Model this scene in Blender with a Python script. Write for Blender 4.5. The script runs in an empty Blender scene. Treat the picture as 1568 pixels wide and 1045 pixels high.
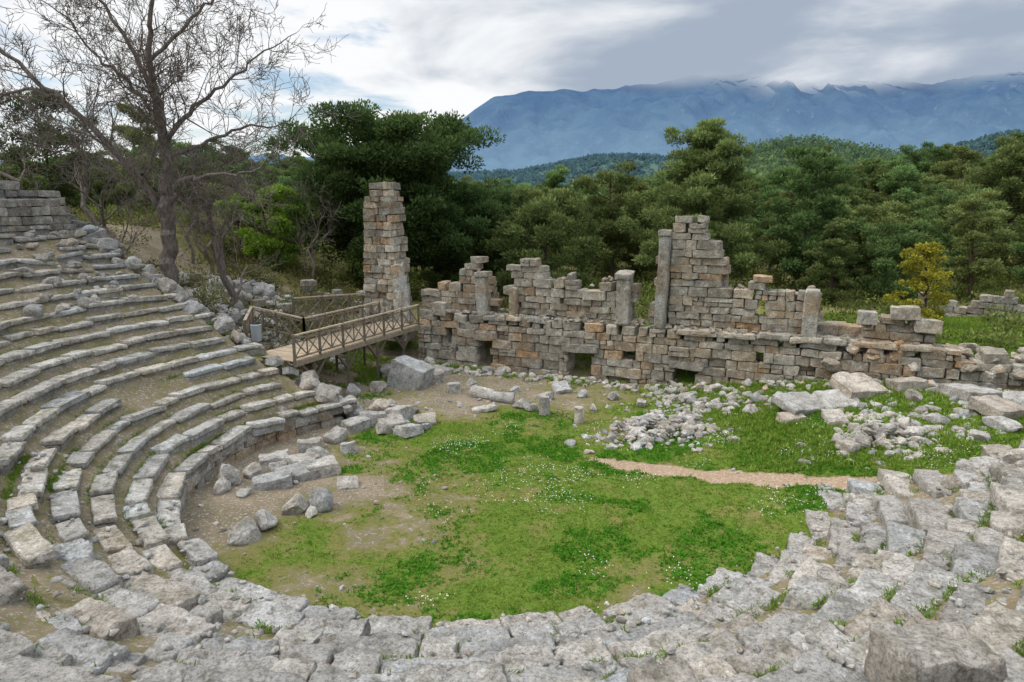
import bpy, math, numpy as np
from mathutils import Vector
rng=np.random.default_rng(7)
scene=bpy.context.scene
scene.view_settings.view_transform='Standard'; scene.view_settings.look='None'; scene.view_settings.exposure=0

# ---------------------------------------------------------------- noise
def vn(P,seed=0):
    i=np.floor(P).astype(np.int64); f=P-i; f=f*f*(3-2*f)
    def hs(a,b,c):
        h=a*374761393+b*668265263+c*1440662683+seed*974634777
        h=(h^(h>>13))*1274126177; h=h^(h>>16)
        return (h&0xffffff)/float(0xffffff)
    x,y,z=i[:,0],i[:,1],i[:,2]; fx,fy,fz=f[:,0],f[:,1],f[:,2]
    l=lambda a,b,t:a+(b-a)*t
    return l(l(l(hs(x,y,z),hs(x+1,y,z),fx),l(hs(x,y+1,z),hs(x+1,y+1,z),fx),fy),
             l(l(hs(x,y,z+1),hs(x+1,y,z+1),fx),l(hs(x,y+1,z+1),hs(x+1,y+1,z+1),fx),fy),fz)
def fbm(P,seed=0,o=4):
    s=0;a=.5;t=0
    for k in range(o):
        s=s+a*vn(P*(2**k),seed+k*17);t+=a;a*=.5
    return s/t
def n2(x,y,sc,seed=0,o=3):
    return fbm(np.stack([x*sc,y*sc,np.zeros_like(x)+.37],1),seed,o)
def ss(a,b,x):
    t=np.clip((x-a)/(b-a),0,1); return t*t*(3-2*t)

# ---------------------------------------------------------------- terrain model
CX,CY=-2.3,20.2
TH=[100,124,180,215,250,290,318,345,360]
R0_=[7.4,7.4,7.4,7.3,7.5,8.0,8.9,11.0,12.0]
Z0_=[1.0,1.0,1.0,.9,.7,.55,.45,.4,.4]
TR_=[.7,.7,.7,.74,.85,.85,.85,.85,.85]
RI_=[.4,.4,.4,.385,.36,.36,.36,.35,.35]
RU_=[.15,.12,.12,.35,.85,1,1,1,1]
ip=lambda t,a:np.interp(t,TH,a)
def polar(x,y):
    return np.hypot(x-CX,y-CY), np.degrees(np.arctan2(y-CY,x-CX))%360
def cav_masks(x,y):
    r,t=polar(x,y)
    d1=r-ip(t,R0_)
    dl=(26.2-.34*(x+6.4))-y; dr=(19-.3*(x-9.3))-y
    d2=np.where(x<CX,dl,dr)
    d2=np.where((t>0)&(t<100),-5,d2)
    return r,t,d1,d2
def cavz(r,t,d1):
    return np.minimum(ip(t,Z0_)+ip(t,RI_)/ip(t,TR_)*d1,8.4)
def wally(x): return 34.64-.42*x
def H(x,y):
    x=np.asarray(x,float);y=np.asarray(y,float)
    r,t,d1,d2=cav_masks(x,y)
    far=np.hypot(x,y-20)
    cz=cavz(r,t,d1)-.3+(n2(x,y,.9,5)-.5)*.25
    m=ss(.1,.6,d1)*ss(-.1,.5,d2)
    o=ss(-7,-17,x)*4.0*ss(25,30,y)+ss(-19,-26,x)*3*ss(10,25,y)
    dB=y-wally(x)
    o=o+ss(.6,3,dB)*ss(-14,-8,x)*1.5
    o=o+ss(5,17,x)*1.3*(1-ss(0,2,dB))+ss(0,2,dB)*ss(5,17,x)*.6
    o=o+ss(10,90,x)*ss(38,110,y)*5
    o=o+(n2(x,y,.45,9)-.5)*.22+(n2(x,y,2.0,19)-.5)*.06
    g=lambda cx,cy,sx,sy,h:h*np.exp(-((x-cx)/sx)**2-((y-cy)/sy)**2)
    o=o+g(205,520,85,150,32)*(.8+.4*n2(x,y,.01,3))+g(330,560,60,120,10)
    o=o+g(1150,1450,420,260,128)*(.7+.6*n2(x,y,.004,4))+g(1700,1700,300,300,150)
    o=o+g(420,2300,520,300,115)*(.6+.8*n2(x,y,.003,6))+g(-700,2200,600,300,90)
    o=o+ss(80,400,far)*(n2(x,y,.006,31)-.5)*10
    return cz*m+o*(1-m)
def H1(x,y): return float(H(np.array([x]),np.array([y]))[0])

# ---------------------------------------------------------------- mesh helpers
def mk(name,V,F,mat,col=None,smooth=False,parent=None):
    V=np.asarray(V,np.float32);F=np.asarray(F,np.int32)
    me=bpy.data.meshes.new(name); me.vertices.add(len(V)); me.vertices.foreach_set('co',V.ravel())
    k=F.shape[1]; me.loops.add(F.size); me.loops.foreach_set('vertex_index',F.ravel())
    me.polygons.add(len(F)); me.polygons.foreach_set('loop_start',np.arange(len(F),dtype=np.int32)*k)
    me.polygons.foreach_set('loop_total',np.full(len(F),k,np.int32))
    me.polygons.foreach_set('use_smooth',np.full(len(F),smooth,bool))
    me.update(calc_edges=True)
    if col is not None:
        a=me.color_attributes.new('tint','FLOAT_COLOR','POINT')
        c=np.ones((len(V),4),np.float32); c[:,:col.shape[1]]=col; a.data.foreach_set('color',c.ravel())
    me.materials.append(mat)
    ob=bpy.data.objects.new(name,me); scene.collection.objects.link(ob)
    if parent: ob.parent=parent
    return ob
def empty(name,loc=(0,0,0)):
    e=bpy.data.objects.new(name,None); scene.collection.objects.link(e); e.location=loc; return e
class Acc:
    def __init__(s): s.V=[];s.F=[];s.C=[];s.S=[];s.n=0
    def add(s,V,F,c,seed=0.):
        s.V.append(V);s.F.append(F+s.n);s.n+=len(V)
        s.C.append(np.broadcast_to(np.asarray(c,float),(len(V),3)));s.S.append(np.full(len(V),seed))
    def build(s,name,mat,rough=0,freq=3.,smooth=False,parent=None,rough2=0,freq2=9.):
        V=np.concatenate(s.V);F=np.concatenate(s.F);C=np.concatenate(s.C);S=np.concatenate(s.S)[:,None]
        if rough:
            V0=V.copy()
            D=np.stack([fbm(V0*freq+S*13.7,11+k,2) for k in range(3)],1)-.5
            V=V+D*2*rough
            if rough2:
                D=np.stack([fbm(V0*freq2+S*13.7,51+k,2) for k in range(3)],1)-.5
                V=V+D*2*rough2
        return mk(name,V,F,mat,C,smooth,parent)
def grid1(n,ins):
    if n<=1: return np.array([-1.,1.])
    return np.concatenate([[-1],np.linspace(-1+ins,1-ins,n-1),[1]])
def boxT(nx,ny,nz,ins=.14):
    g=[grid1(nx,ins),grid1(ny,ins),grid1(nz,ins)]; idx={};V=[];F=[]
    def v(i,j,k):
        if (i,j,k) not in idx: idx[(i,j,k)]=len(V);V.append((g[0][i],g[1][j],g[2][k]))
        return idx[(i,j,k)]
    for j in range(ny):
        for k in range(nz):
            F.append((v(0,j,k),v(0,j,k+1),v(0,j+1,k+1),v(0,j+1,k)))
            F.append((v(nx,j,k),v(nx,j+1,k),v(nx,j+1,k+1),v(nx,j,k+1)))
    for i in range(nx):
        for k in range(nz):
            F.append((v(i,0,k),v(i+1,0,k),v(i+1,0,k+1),v(i,0,k+1)))
            F.append((v(i,ny,k),v(i,ny,k+1),v(i+1,ny,k+1),v(i+1,ny,k)))
    for i in range(nx):
        for j in range(ny):
            F.append((v(i,j,0),v(i,j+1,0),v(i+1,j+1,0),v(i+1,j,0)))
            F.append((v(i,j,nz),v(i+1,j,nz),v(i+1,j+1,nz),v(i,j+1,nz)))
    return np.array(V,float),np.array(F)
B1=boxT(1,1,1); B3=boxT(3,3,3); BL=boxT(5,3,3,.1); BH=boxT(12,9,6,.09); BM=boxT(7,4,4,.1); BX=boxT(26,16,7,.05)
def rot(yaw,tx=0,ty=0):
    c,s=math.cos(yaw),math.sin(yaw);Z=np.array([[c,-s,0],[s,c,0],[0,0,1]])
    c,s=math.cos(tx),math.sin(tx);X=np.array([[1,0,0],[0,c,-s],[0,s,c]])
    c,s=math.cos(ty),math.sin(ty);Y=np.array([[c,0,s],[0,1,0],[-s,0,c]])
    return Z@X@Y
def block(acc,c,half,R,T=B3,rnd=.03,tint=1.,soft=False,cut=(.78,.97),ncut=2):
    P,F=T; half=np.asarray(half,float)
    if soft:
        r=min(rnd,half.min()*.95)
        Q=P*half;q=np.clip(Q,-(half-r),half-r);d=Q-q;l=np.linalg.norm(d,axis=1)[:,None]
        V=q+d/np.maximum(l,1e-9)*np.minimum(l,r)
        for _ in range(ncut):
            a=rng.uniform(0,6.283);nrm=np.array([math.cos(a),math.sin(a),rng.uniform(-.2,.6)])
            lim=np.abs(nrm*half).sum()*rng.uniform(*cut)
            ex=np.maximum(V@nrm-lim,0)/(nrm@nrm);V=V-ex[:,None]*nrm
    else:
        ex=(np.abs(P)>.999); n=ex.sum(1)
        V=P*half-np.sign(P)*ex*np.maximum(n-1,0)[:,None]*np.minimum(rnd,half*.3)
    V=V@R.T+np.asarray(c,float)
    acc.add(V,F,tint,rng.random()*50)
SPT={}
for k in (3,5,8):
    P,F=boxT(k,k,k,2./k); SPT[k]=(P/np.linalg.norm(P,axis=1)[:,None],F)
def rock(acc,c,size,k=5,tint=1.,yaw=None,sharp=11,flat=0.7,tilt=.4):
    N,F=SPT[k]
    pn=rng.normal(size=(sharp,3));pn/=np.linalg.norm(pn,axis=1)[:,None];pd=rng.uniform(.55,.95,sharp)
    d=N@pn.T; rr=np.where(d>.05,pd/np.maximum(d,.05),9).min(1); rr=np.minimum(rr,1.15)
    sz=np.asarray(size,float) if np.ndim(size) else np.array([size,size*rng.uniform(.65,1),size*flat*rng.uniform(.7,1.1)])
    V=N*rr[:,None]*sz
    R=rot(rng.uniform(0,6.28) if yaw is None else yaw,rng.normal()*tilt*.6,rng.normal()*tilt*.6)
    acc.add(V@R.T+np.asarray(c,float),F,tint,rng.random()*50)
def tube(acc,P,rad,n=6,tint=1.):
    P=np.asarray(P,float);rad=np.asarray(rad,float);m=len(P)
    T=np.gradient(P,axis=0);T/=np.linalg.norm(T,axis=1)[:,None]+1e-9
    ref=np.array([.3,.9,.1]) if abs(T[0,2])>.7 else np.array([0,0,1.])
    A=np.cross(T,ref);A/=np.linalg.norm(A,axis=1)[:,None]+1e-9;B=np.cross(T,A)
    a=np.arange(n)*2*math.pi/n
    V=(P[:,None]+rad[:,None,None]*(A[:,None]*np.cos(a)[None,:,None]+B[:,None]*np.sin(a)[None,:,None])).reshape(-1,3)
    i=np.arange(m-1)[:,None]*n;j=np.arange(n)[None];j2=(j+1)%n
    F=np.stack([i+j,i+j2,i+n+j2,i+n+j],-1).reshape(-1,4)
    acc.add(V,F,tint,rng.random()*9)
def beam(acc,a,b,w,h,tint=1.):
    a=np.array(a,float);b=np.array(b,float);d=b-a;L=np.linalg.norm(d);d/=L
    up=np.array([0,0,1.]) if abs(d[2])<.95 else np.array([0,1.,0])
    s=np.cross(d,up);s/=np.linalg.norm(s);u=np.cross(s,d)
    block(acc,(a+b)/2,(L/2,w/2,h/2),np.stack([d,s,u],1),B1,0,tint)
def cylinderT(n=18,m=5):
    V=[];F=[]
    for i,x in enumerate(np.linspace(-1,1,m)):
        for a in range(n): V.append((x,math.cos(a*2*math.pi/n),math.sin(a*2*math.pi/n)))
    for i in range(m-1):
        for a in range(n): b=(a+1)%n;F.append((i*n+a,i*n+b,(i+1)*n+b,(i+1)*n+a))
    for e,i in ((-1,0),(1,m-1)):
        c=len(V);V.append((e,0,0))
        for a in range(0,n,2):
            q=(c,i*n+(a+2)%n,i*n+a+1,i*n+a) if e<0 else (c,i*n+a,i*n+a+1,i*n+(a+2)%n)
            F.append(q)
    return np.array(V,float),np.array(F)
CYL=cylinderT()

# ---------------------------------------------------------------- material helpers
class M:
    def __init__(s,name):
        s.m=bpy.data.materials.new(name);s.m.use_nodes=True;s.t=s.m.node_tree;s.t.nodes.clear()
    def n(s,ty,props=None,**inp):
        nd=s.t.nodes.new(ty)
        for k,v in (props or {}).items(): setattr(nd,k,v)
        for k,v in inp.items():
            key=int(k[1:]) if k[0]=='i' and k[1:].isdigit() else k.replace('_',' ')
            sk=nd.inputs[key]
            if isinstance(v,bpy.types.NodeSocket): s.t.links.new(v,sk)
            else: sk.default_value=v
        return nd
    def noise(s,vec,sc,det=5,rough=.6,dist=0):
        return s.n('ShaderNodeTexNoise',Vector=vec,Scale=sc,Detail=det,Roughness=rough,Distortion=dist).outputs['Fac']
    def rng(s,v,a,b,c=0.,d=1.):
        return s.n('ShaderNodeMapRange',{'interpolation_type':'SMOOTHSTEP'},Value=v,From_Min=a,From_Max=b,To_Min=c,To_Max=d).outputs[0]
    def mix(s,f,a,b,bt='MIX'):
        nd=s.n('ShaderNodeMix',{'data_type':'RGBA','blend_type':bt})
        for k,v in ((0,f),(6,a),(7,b)):
            if isinstance(v,bpy.types.NodeSocket): s.t.links.new(v,nd.inputs[k])
            else: nd.inputs[k].default_value=(v if k==0 else (*v,1))
        return nd.outputs[2]
    def math(s,op,a,b=0.):
        return s.n('ShaderNodeMath',{'operation':op},i0=a,i1=b).outputs[0]
    def obj(s): return s.n('ShaderNodeTexCoord').outputs['Object']
    def attr(s): return s.n('ShaderNodeAttribute',{'attribute_name':'tint'}).outputs['Color']
    def out(s,sh):
        s.n('ShaderNodeOutputMaterial',Surface=sh); return s.m
def stone_mat(name,a,b,dark=.5,orange=0.,moss=.3,bump=.05,seed=0.,speck=.5):
    m=M(name);o=m.n('ShaderNodeMapping',Vector=m.obj(),Location=(seed,seed*2,seed)).outputs[0]
    n1=m.noise(o,1.1,4)
    c=m.mix(m.rng(n1,.35,.65),a,b)
    if orange: c=m.mix(m.math('MULTIPLY',m.rng(m.noise(o,.6,4,.65,.5),.49,.66),orange),c,(.46,.30,.16))
    n32=m.noise(o,3.4,6,.75)
    c=m.mix(m.math('MULTIPLY',m.rng(n32,.51,.64),dark),c,(.13,.115,.10))
    c=m.mix(m.rng(n32,.47,.37,0.,.8),c,(.64,.615,.57))
    nz=m.n('ShaderNodeSeparateXYZ',Vector=m.n('ShaderNodeNewGeometry').outputs['Normal']).outputs[2]
    mm=m.math('MULTIPLY',m.rng(m.noise(o,1.7,5,.7),.5,.62),m.rng(nz,-.3,.6,.35,1.))
    c=m.mix(m.math('MULTIPLY',mm,moss),c,(.15,.145,.055))
    fine=m.noise(o,16,5,.82)
    c=m.mix(m.math('MULTIPLY',m.rng(fine,.53,.61),speck),c,(.14,.12,.095))
    v=m.rng(fine,.3,.6,1.22,.80)
    c=m.mix(1.,c,m.n('ShaderNodeCombineColor',Red=v,Green=v,Blue=v).outputs[0],'MULTIPLY')
    c=m.mix(1.,c,m.attr(),'MULTIPLY')
    bn=m.n('ShaderNodeBump',Strength=1.,Distance=bump,Height=m.noise(o,7,7,.8)).outputs[0]
    return m.out(m.n('ShaderNodeBsdfDiffuse',Color=c,Roughness=.8,Normal=bn).outputs[0])
def foliage_mat(name,var=.25,trans=.3):
    m=M(name);c=m.attr()
    if var:
        r=m.n('ShaderNodeObjectInfo').outputs['Random']
        v=m.rng(r,0,1,1-var,1+var);v2=m.rng(m.math('FRACT',m.math('MULTIPLY',r,7.3)),0,1,.82,1.12)
        c=m.mix(1.,c,m.n('ShaderNodeCombineColor',Red=m.math('MULTIPLY',v,v2),Green=v,Blue=v).outputs[0],'MULTIPLY')
    d=m.n('ShaderNodeBsdfDiffuse',Color=c).outputs[0]
    t=m.n('ShaderNodeBsdfTranslucent',Color=c).outputs[0]
    return m.out(m.n('ShaderNodeMixShader',i0=trans,i1=d,i2=t).outputs[0])
def bark_mat(name,a,b):
    m=M(name);o=m.n('ShaderNodeMapping',Vector=m.obj(),Scale=(6,6,1.5)).outputs[0]
    f=m.noise(o,2.,4,.7);c=m.mix(m.rng(f,.35,.65),a,b)
    return m.out(m.n('ShaderNodeBsdfDiffuse',Color=c).outputs[0])

seat_stone=stone_mat('seat_limestone',(.50,.47,.42),(.37,.345,.305),.5,.10,.4,.05,0.,.4)
fore_stone=stone_mat('eroded_limestone',(.54,.51,.47),(.41,.385,.345),.5,.06,.22,.10,3.,.5)
wall_stone=stone_mat('masonry_stone',(.48,.435,.36),(.36,.32,.26),.5,.6,.12,.08,7.,.45)
rubble_stone=stone_mat('rubble_stone',(.54,.51,.465),(.40,.37,.325),.45,.10,.1,.07,11.,.4)
grass_mat=foliage_mat('grass_blades',0,.35)
needle_mat=foliage_mat('pine_needles',.2,.3)
bark_grey=bark_mat('bare_bark',(.21,.175,.15),(.10,.085,.075))

# ---------------------------------------------------------------- ground
def axis(lo,hi,st,far,gr=1.075):
    a=list(np.arange(lo,hi+1e-6,st));s=st
    while a[-1]<far: s*=gr;a.append(a[-1]+s)
    s=st;b=[]
    x=lo
    while x>-far: s*=gr;x-=s;b.append(x)
    return np.array(b[::-1]+a)
ax=axis(-22,22,.22,11000);ay=axis(-2,40,.22,11000)
X,Y=np.meshgrid(ax,ay);x=X.ravel();y=Y.ravel();z=H(x,y)
nx,ny=len(ax),len(ay)
i=(np.arange(ny-1)[:,None]*nx+np.arange(nx-1)[None]).ravel()
F=np.stack([i,i+1,i+nx+1,i+nx],1)
PATH=np.array([[1.6,23.0],[3.4,22.3],[5.6,21.3],[8.4,20.2],[12.5,18.5],[18,15.8]])
def dpath(x,y):
    d=np.full(x.shape,99.)
    for a,b in zip(PATH[:-1],PATH[1:]):
        ab=b-a;t=np.clip(((x-a[0])*ab[0]+(y-a[1])*ab[1])/(ab@ab),0,1)
        d=np.minimum(d,np.hypot(x-a[0]-t*ab[0],y-a[1]-t*ab[1]))
    return d
def zones(x,y):
    r,t,d1,d2=cav_masks(x,y)
    incav=ss(0,.5,d1)*ss(-.2,.5,d2)
    N=n2(x,y,.35,71,4)
    g=.40+.34*ss(-6,3,x+(y-20)*.35)+1.9*(N-.5)+.8*(n2(x,y,1.4,72,3)-.5)
    g=g*(1-.7*ss(26.5,30,y-.2*x)*ss(9,4,x))
    g=g+.55*ss(5,9,x)*ss(18,22,y)
    g=g*(1-.8*ss(-5.4,-7.6,x)*ss(15,17,y))
    p=ss(.62,.15,dpath(x,y)+(n2(x,y,1.1,8)-.5)*1.0)*ss(1.5,4,x)
    g=g*(1-.6*ss(1.6,.5,np.abs(x+2.2+.25*(y-28)))*ss(25,27,y))
    g=np.clip(g,0,1)*(1-p)
    far=np.hypot(x,y)
    g=g*(1-incav)+incav*.2
    back=ss(1,4,y-wally(x))
    g=g*(1-back)+back*.40
    g=np.where(far>150,.8,g)
    haze=np.clip(1-np.exp(-np.maximum(far-120,0)/2600.),0,1)  # distance haze, painted into the ground colour as a blue tint
    return g,p*(1-incav),haze,incav
g,p,hz,ic=zones(x,y)
gm=M('ground');o=gm.obj()
sep=gm.n('ShaderNodeSeparateColor',Color=gm.attr())
G,Pp,Hz=sep.outputs[0],sep.outputs[1],sep.outputs[2]
nA=gm.noise(o,3.,6,.75);nB=gm.noise(o,.8,4,.65);nC=gm.noise(o,11,4,.8)
soil=gm.mix(gm.rng(nB,.35,.65),(.29,.23,.16),(.20,.165,.105))
soil=gm.mix(gm.rng(nC,.53,.64),soil,(.46,.42,.35))
mossc=gm.mix(gm.rng(nC,.4,.6),(.225,.20,.075),(.15,.155,.045))
gr=gm.mix(gm.rng(nC,.35,.65),(.16,.22,.04),(.085,.15,.022))
gr=gm.mix(gm.rng(nB,.5,.7),gr,(.23,.205,.07))
gsum=gm.math('ADD',G,gm.math('MULTIPLY',gm.math('SUBTRACT',nA,.5),1.3))
c=gm.mix(gm.rng(gsum,.14,.42),soil,mossc)
c=gm.mix(gm.rng(gsum,.42,.70),c,gr)
pc_=gm.mix(gm.rng(nC,.45,.6),(.36,.25,.16),(.48,.38,.29))
c=gm.mix(gm.rng(gm.math('ADD',Pp,gm.math('MULTIPLY',gm.math('SUBTRACT',nA,.5),1.2)),.32,.62),c,pc_)
c=gm.mix(Hz,c,(.10,.17,.23))  # blends the painted haze tint over soil and grass
bn=gm.n('ShaderNodeBump',Strength=.9,Distance=.06,Height=gm.noise(o,9,5,.8)).outputs[0]
gmat=gm.out(gm.n('ShaderNodeBsdfDiffuse',Color=c,Roughness=.9,Normal=bn).outputs[0])
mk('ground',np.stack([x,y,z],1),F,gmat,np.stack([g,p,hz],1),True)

# ---------------------------------------------------------------- cavea seats
theatre=empty('ancient_theatre_seating')
seatA=Acc();foreA=Acc()
def grey(lo=.8,hi=1.15,warm=.03):
    v=rng.uniform(lo,hi);w=rng.normal()*warm
    return np.array([v*(1+w),v,v*(1-w*1.2)])
for k in range(0,22):
    th=120.+rng.uniform(0,3)
    kr=float(ss(9,16,np.array(k)))
    while th<359:
        r=ip(th,R0_)+k*ip(th,TR_); tr=float(ip(th,TR_));ri=float(ip(th,RI_));ru=float(ip(th,RU_))
        L=rng.uniform(.7,1.8) if ru<.5 else rng.uniform(.5,1.9)
        dth=math.degrees(L/r); tm=th+dth/2; th+=dth
        wob=vn(np.array([[tm*.09,k*.9,0.]]),8)[0]
        if rng.random()<.02+.05*ru+.12*kr: continue
        a=math.radians(tm); r=float(ip(tm,R0_)+k*tr)
        dep=rng.uniform(.24,.30) if ru<.5 else rng.uniform(.30,.43)
        rc=r+dep
        px,py=CX+rc*math.cos(a),CY+rc*math.sin(a)
        _,_,d1,d2=cav_masks(np.array([px]),np.array([py]))
        if d2[0]<rng.uniform(-.3,.5) or py<-1: continue
        zt=float(ip(tm,Z0_)+k*ri)
        if zt>8.3: continue
        yaw=a+math.pi/2
        if ru<.5:
            j=.9+1.2*ru+1.6*kr+1.4*(wob>.6)
            R=rot(yaw+rng.normal()*.024*j,rng.normal()*.034*j,rng.normal()*.022*j)
            zj=zt+rng.normal()*.02*j-.03*(wob>.7); ro=rng.normal()*.034*j
            q=(CX+(rc+ro)*math.cos(a),CY+(rc+ro)*math.sin(a))
            tn=grey(.85,1.22)
            sf=rng.random()<.6+kr
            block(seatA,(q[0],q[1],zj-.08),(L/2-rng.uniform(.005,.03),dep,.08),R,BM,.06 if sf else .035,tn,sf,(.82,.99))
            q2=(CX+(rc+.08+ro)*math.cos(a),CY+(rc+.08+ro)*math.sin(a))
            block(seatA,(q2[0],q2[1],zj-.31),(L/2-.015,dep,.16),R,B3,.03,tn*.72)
            if rng.random()<.15:
                rr=r+dep*2+.1;rock(seatA,(CX+rr*math.cos(a),CY+rr*math.sin(a),zt),rng.uniform(.06,.2),5,grey(.8,1.1))
        else:
            dist=math.hypot(px,py)
            R=rot(yaw+rng.normal()*.035*ru,rng.normal()*.035*ru,rng.normal()*.025*ru)
            zj=zt+rng.normal()*.03*ru-(.12 if rng.random()<.12 else 0); ro=rng.normal()*.05*ru
            q=(CX+(rc+ro)*math.cos(a),CY+(rc+ro)*math.sin(a))
            block(foreA,(q[0],q[1],zj-.22),(L/2*rng.uniform(.97,1.04),dep,.22),R,BX if dist<13.5 else BH,rng.uniform(.04,.08),grey(.85,1.15),True,(.84,1.0))
            for _ in range(rng.integers(1,3)):
                rr=r+dep*2+rng.uniform(-.03,.15);a2=a+rng.uniform(-.5,.5)*L/r
                q=(CX+rr*math.cos(a2),CY+rr*math.sin(a2))
                if rng.random()<.6: block(foreA,(q[0],q[1],zt-.08),(rng.uniform(.15,.5),rng.uniform(.08,.2),.13),rot(yaw+rng.normal()*.2,rng.normal()*.06,rng.normal()*.06),BH if dist<14 else BM,.05,grey(.8,1.1),True)
                else: rock(foreA,(q[0],q[1],zt-.02),rng.uniform(.06,.24),8 if dist<11 else 5,grey(.8,1.15),flat=.5)
block(foreA,(4.8,6.9,3.70),(.56,.38,.34),rot(.15,.03,.05),BX,.05,grey(.9,.95),True)
block(foreA,(1.9,7.2,3.10),(.42,.3,.22),rot(.3,.1,.05),BX,.07,grey(.9,.95),True)
seatA.build('seat_rows',seat_stone,.035,2.8,False,theatre,.02,8.)
foreA.build('eroded_seat_rows',fore_stone,.075,1.9,True,theatre,.055,6.5)
SV=[];SF=[];sn=0
tt=np.arange(112,262,1.2)
for k in range(0,20):
    ring=[]
    for (dr_,dz_) in ((.30,-.12),(.50,-.06),(.80,-.03)):
        tr=ip(tt,TR_);r=ip(tt,R0_)+k*tr+dr_*tr/.7
        zt=ip(tt,Z0_)+k*ip(tt,RI_)+dz_-.04
        a=np.radians(tt);xx=CX+r*np.cos(a);yy=CY+r*np.sin(a)
        zt=zt+(n2(xx,yy,3.,21)-.5)*.14
        ring.append(np.stack([xx,yy,zt],1))
    V=np.concatenate(ring);n=len(tt)
    for b in range(2):
        for i_ in range(n-1):
            a0=b*n+i_
            d2=(26.2-.34*(V[a0,0]+6.4))-V[a0,1]
            if d2<.2 or V[a0,2]>8.2: continue
            SF.append((sn+a0,sn+a0+n,sn+a0+n+1,sn+a0+1))
    SV.append(V);sn+=len(V)
SV=np.concatenate(SV);SF=np.array(SF)
cc=np.stack([np.clip(.32+1.2*(n2(SV[:,0],SV[:,1],.8,33)-.5),0,1),SV[:,0]*0,SV[:,0]*0],1)
mk('foot_row_earth',SV,SF,gmat,cc,False,theatre)
podA=Acc()
for lev,(zl,zh) in enumerate(((-.1,.32),(.32,.70))):
    th=122.
    while th<285:
        L=rng.uniform(.5,1.1);r0=float(ip(th,R0_));dth=math.degrees(L/r0);tm=th+dth/2;th+=dth
        zz=float(ip(tm,Z0_));s=zz/1.0
        if tm>205 and rng.random()<.25: continue
        a=math.radians(tm);r=float(ip(tm,R0_))+.32+rng.normal()*.02
        px,py=CX+r*math.cos(a),CY+r*math.sin(a)
        if py>26.2-.34*(px+6.4): continue
        tn=grey(.75,1.1)*np.array([1.08,.95,.82] if rng.random()<.35 else [1,1,1])
        block(podA,(px,py,(zl+zh)/2*s),(L/2-.012,.25,(zh-zl)/2*s-.006),rot(a+math.pi/2+rng.normal()*.02),BL,.03,tn)
podA.build('podium_wall',wall_stone,.02,3,False,theatre,.01,8)

A=Acc()
for s in np.linspace(0,1,190):
    xx=-6.6-13*s;yy=26.2-.34*(xx+6.4)+rng.uniform(-.3,1.5)
    r,t=polar(np.array([xx]),np.array([26.2-.34*(xx+6.4)]))
    zt=float(1+.4/.7*(r[0]-7.4))
    off=max(yy-(26.2-.34*(xx+6.4)),0)
    hg=H1(xx,yy); zz=max(hg,(zt-.3)*(1-off/1.5)+hg*off/1.5)
    sz=rng.uniform(.2,.6)
    if rng.random()<.5: rock(A,(xx,yy,zz),sz,5,grey(.7,1.1))
    else: block(A,(xx,yy,zz),(sz*.9,sz*.5,sz*.4),rot(rng.uniform(0,3),rng.normal()*.3,rng.normal()*.3),BM,.05,grey(.7,1.1))
A.build('fallen_masonry',rubble_stone,.05,2.5,False,None,.015,8)
A=Acc()
for (r,t0,t1,h) in ((19.6,149,176,1.9),(20.6,147,184,2.7)):
    z0=7.2;lv=0;zc=z0
    while zc<z0+h:
        ch=rng.uniform(.24,.40);th=t0+lv*.5
        while th<t1:
            L=rng.uniform(.4,1.1);dth=math.degrees(L/r);tm=th+dth/2;th+=dth
            if zc+ch>z0+h*(.45+.8*fbm(np.array([[tm*.25,r,0]]),3)[0]): continue
            a=math.radians(tm);rr=r+rng.normal()*.05
            block(A,(CX+rr*math.cos(a),CY+rr*math.sin(a),zc+ch/2),(L/2-.01,.4,ch/2-.008),rot(a+math.pi/2+rng.normal()*.04,rng.normal()*.02,rng.normal()*.02),BL,.03,grey(.6,1.0))
        zc+=ch;lv+=1
A.build('upper_retaining_wall',seat_stone,.04,3,False,None,.015,8)
A=Acc()
for q in range(420):
    th=rng.uniform(126,200);k=rng.uniform(10,18);r=7.4+.7*k;a=math.radians(th)
    x=CX+r*math.cos(a);y=CY+r*math.sin(a)
    if y>26.2-.34*(x+6.4) : continue
    if vn(np.array([[x*.5,y*.5,0.]]),66)[0]<.5: continue
    rock(A,(x,y,1+.4*math.floor(k)+.05),rng.uniform(.08,.35),5,grey(.75,1.1))
A.build('loose_seat_rubble',rubble_stone,.03,3)

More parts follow.
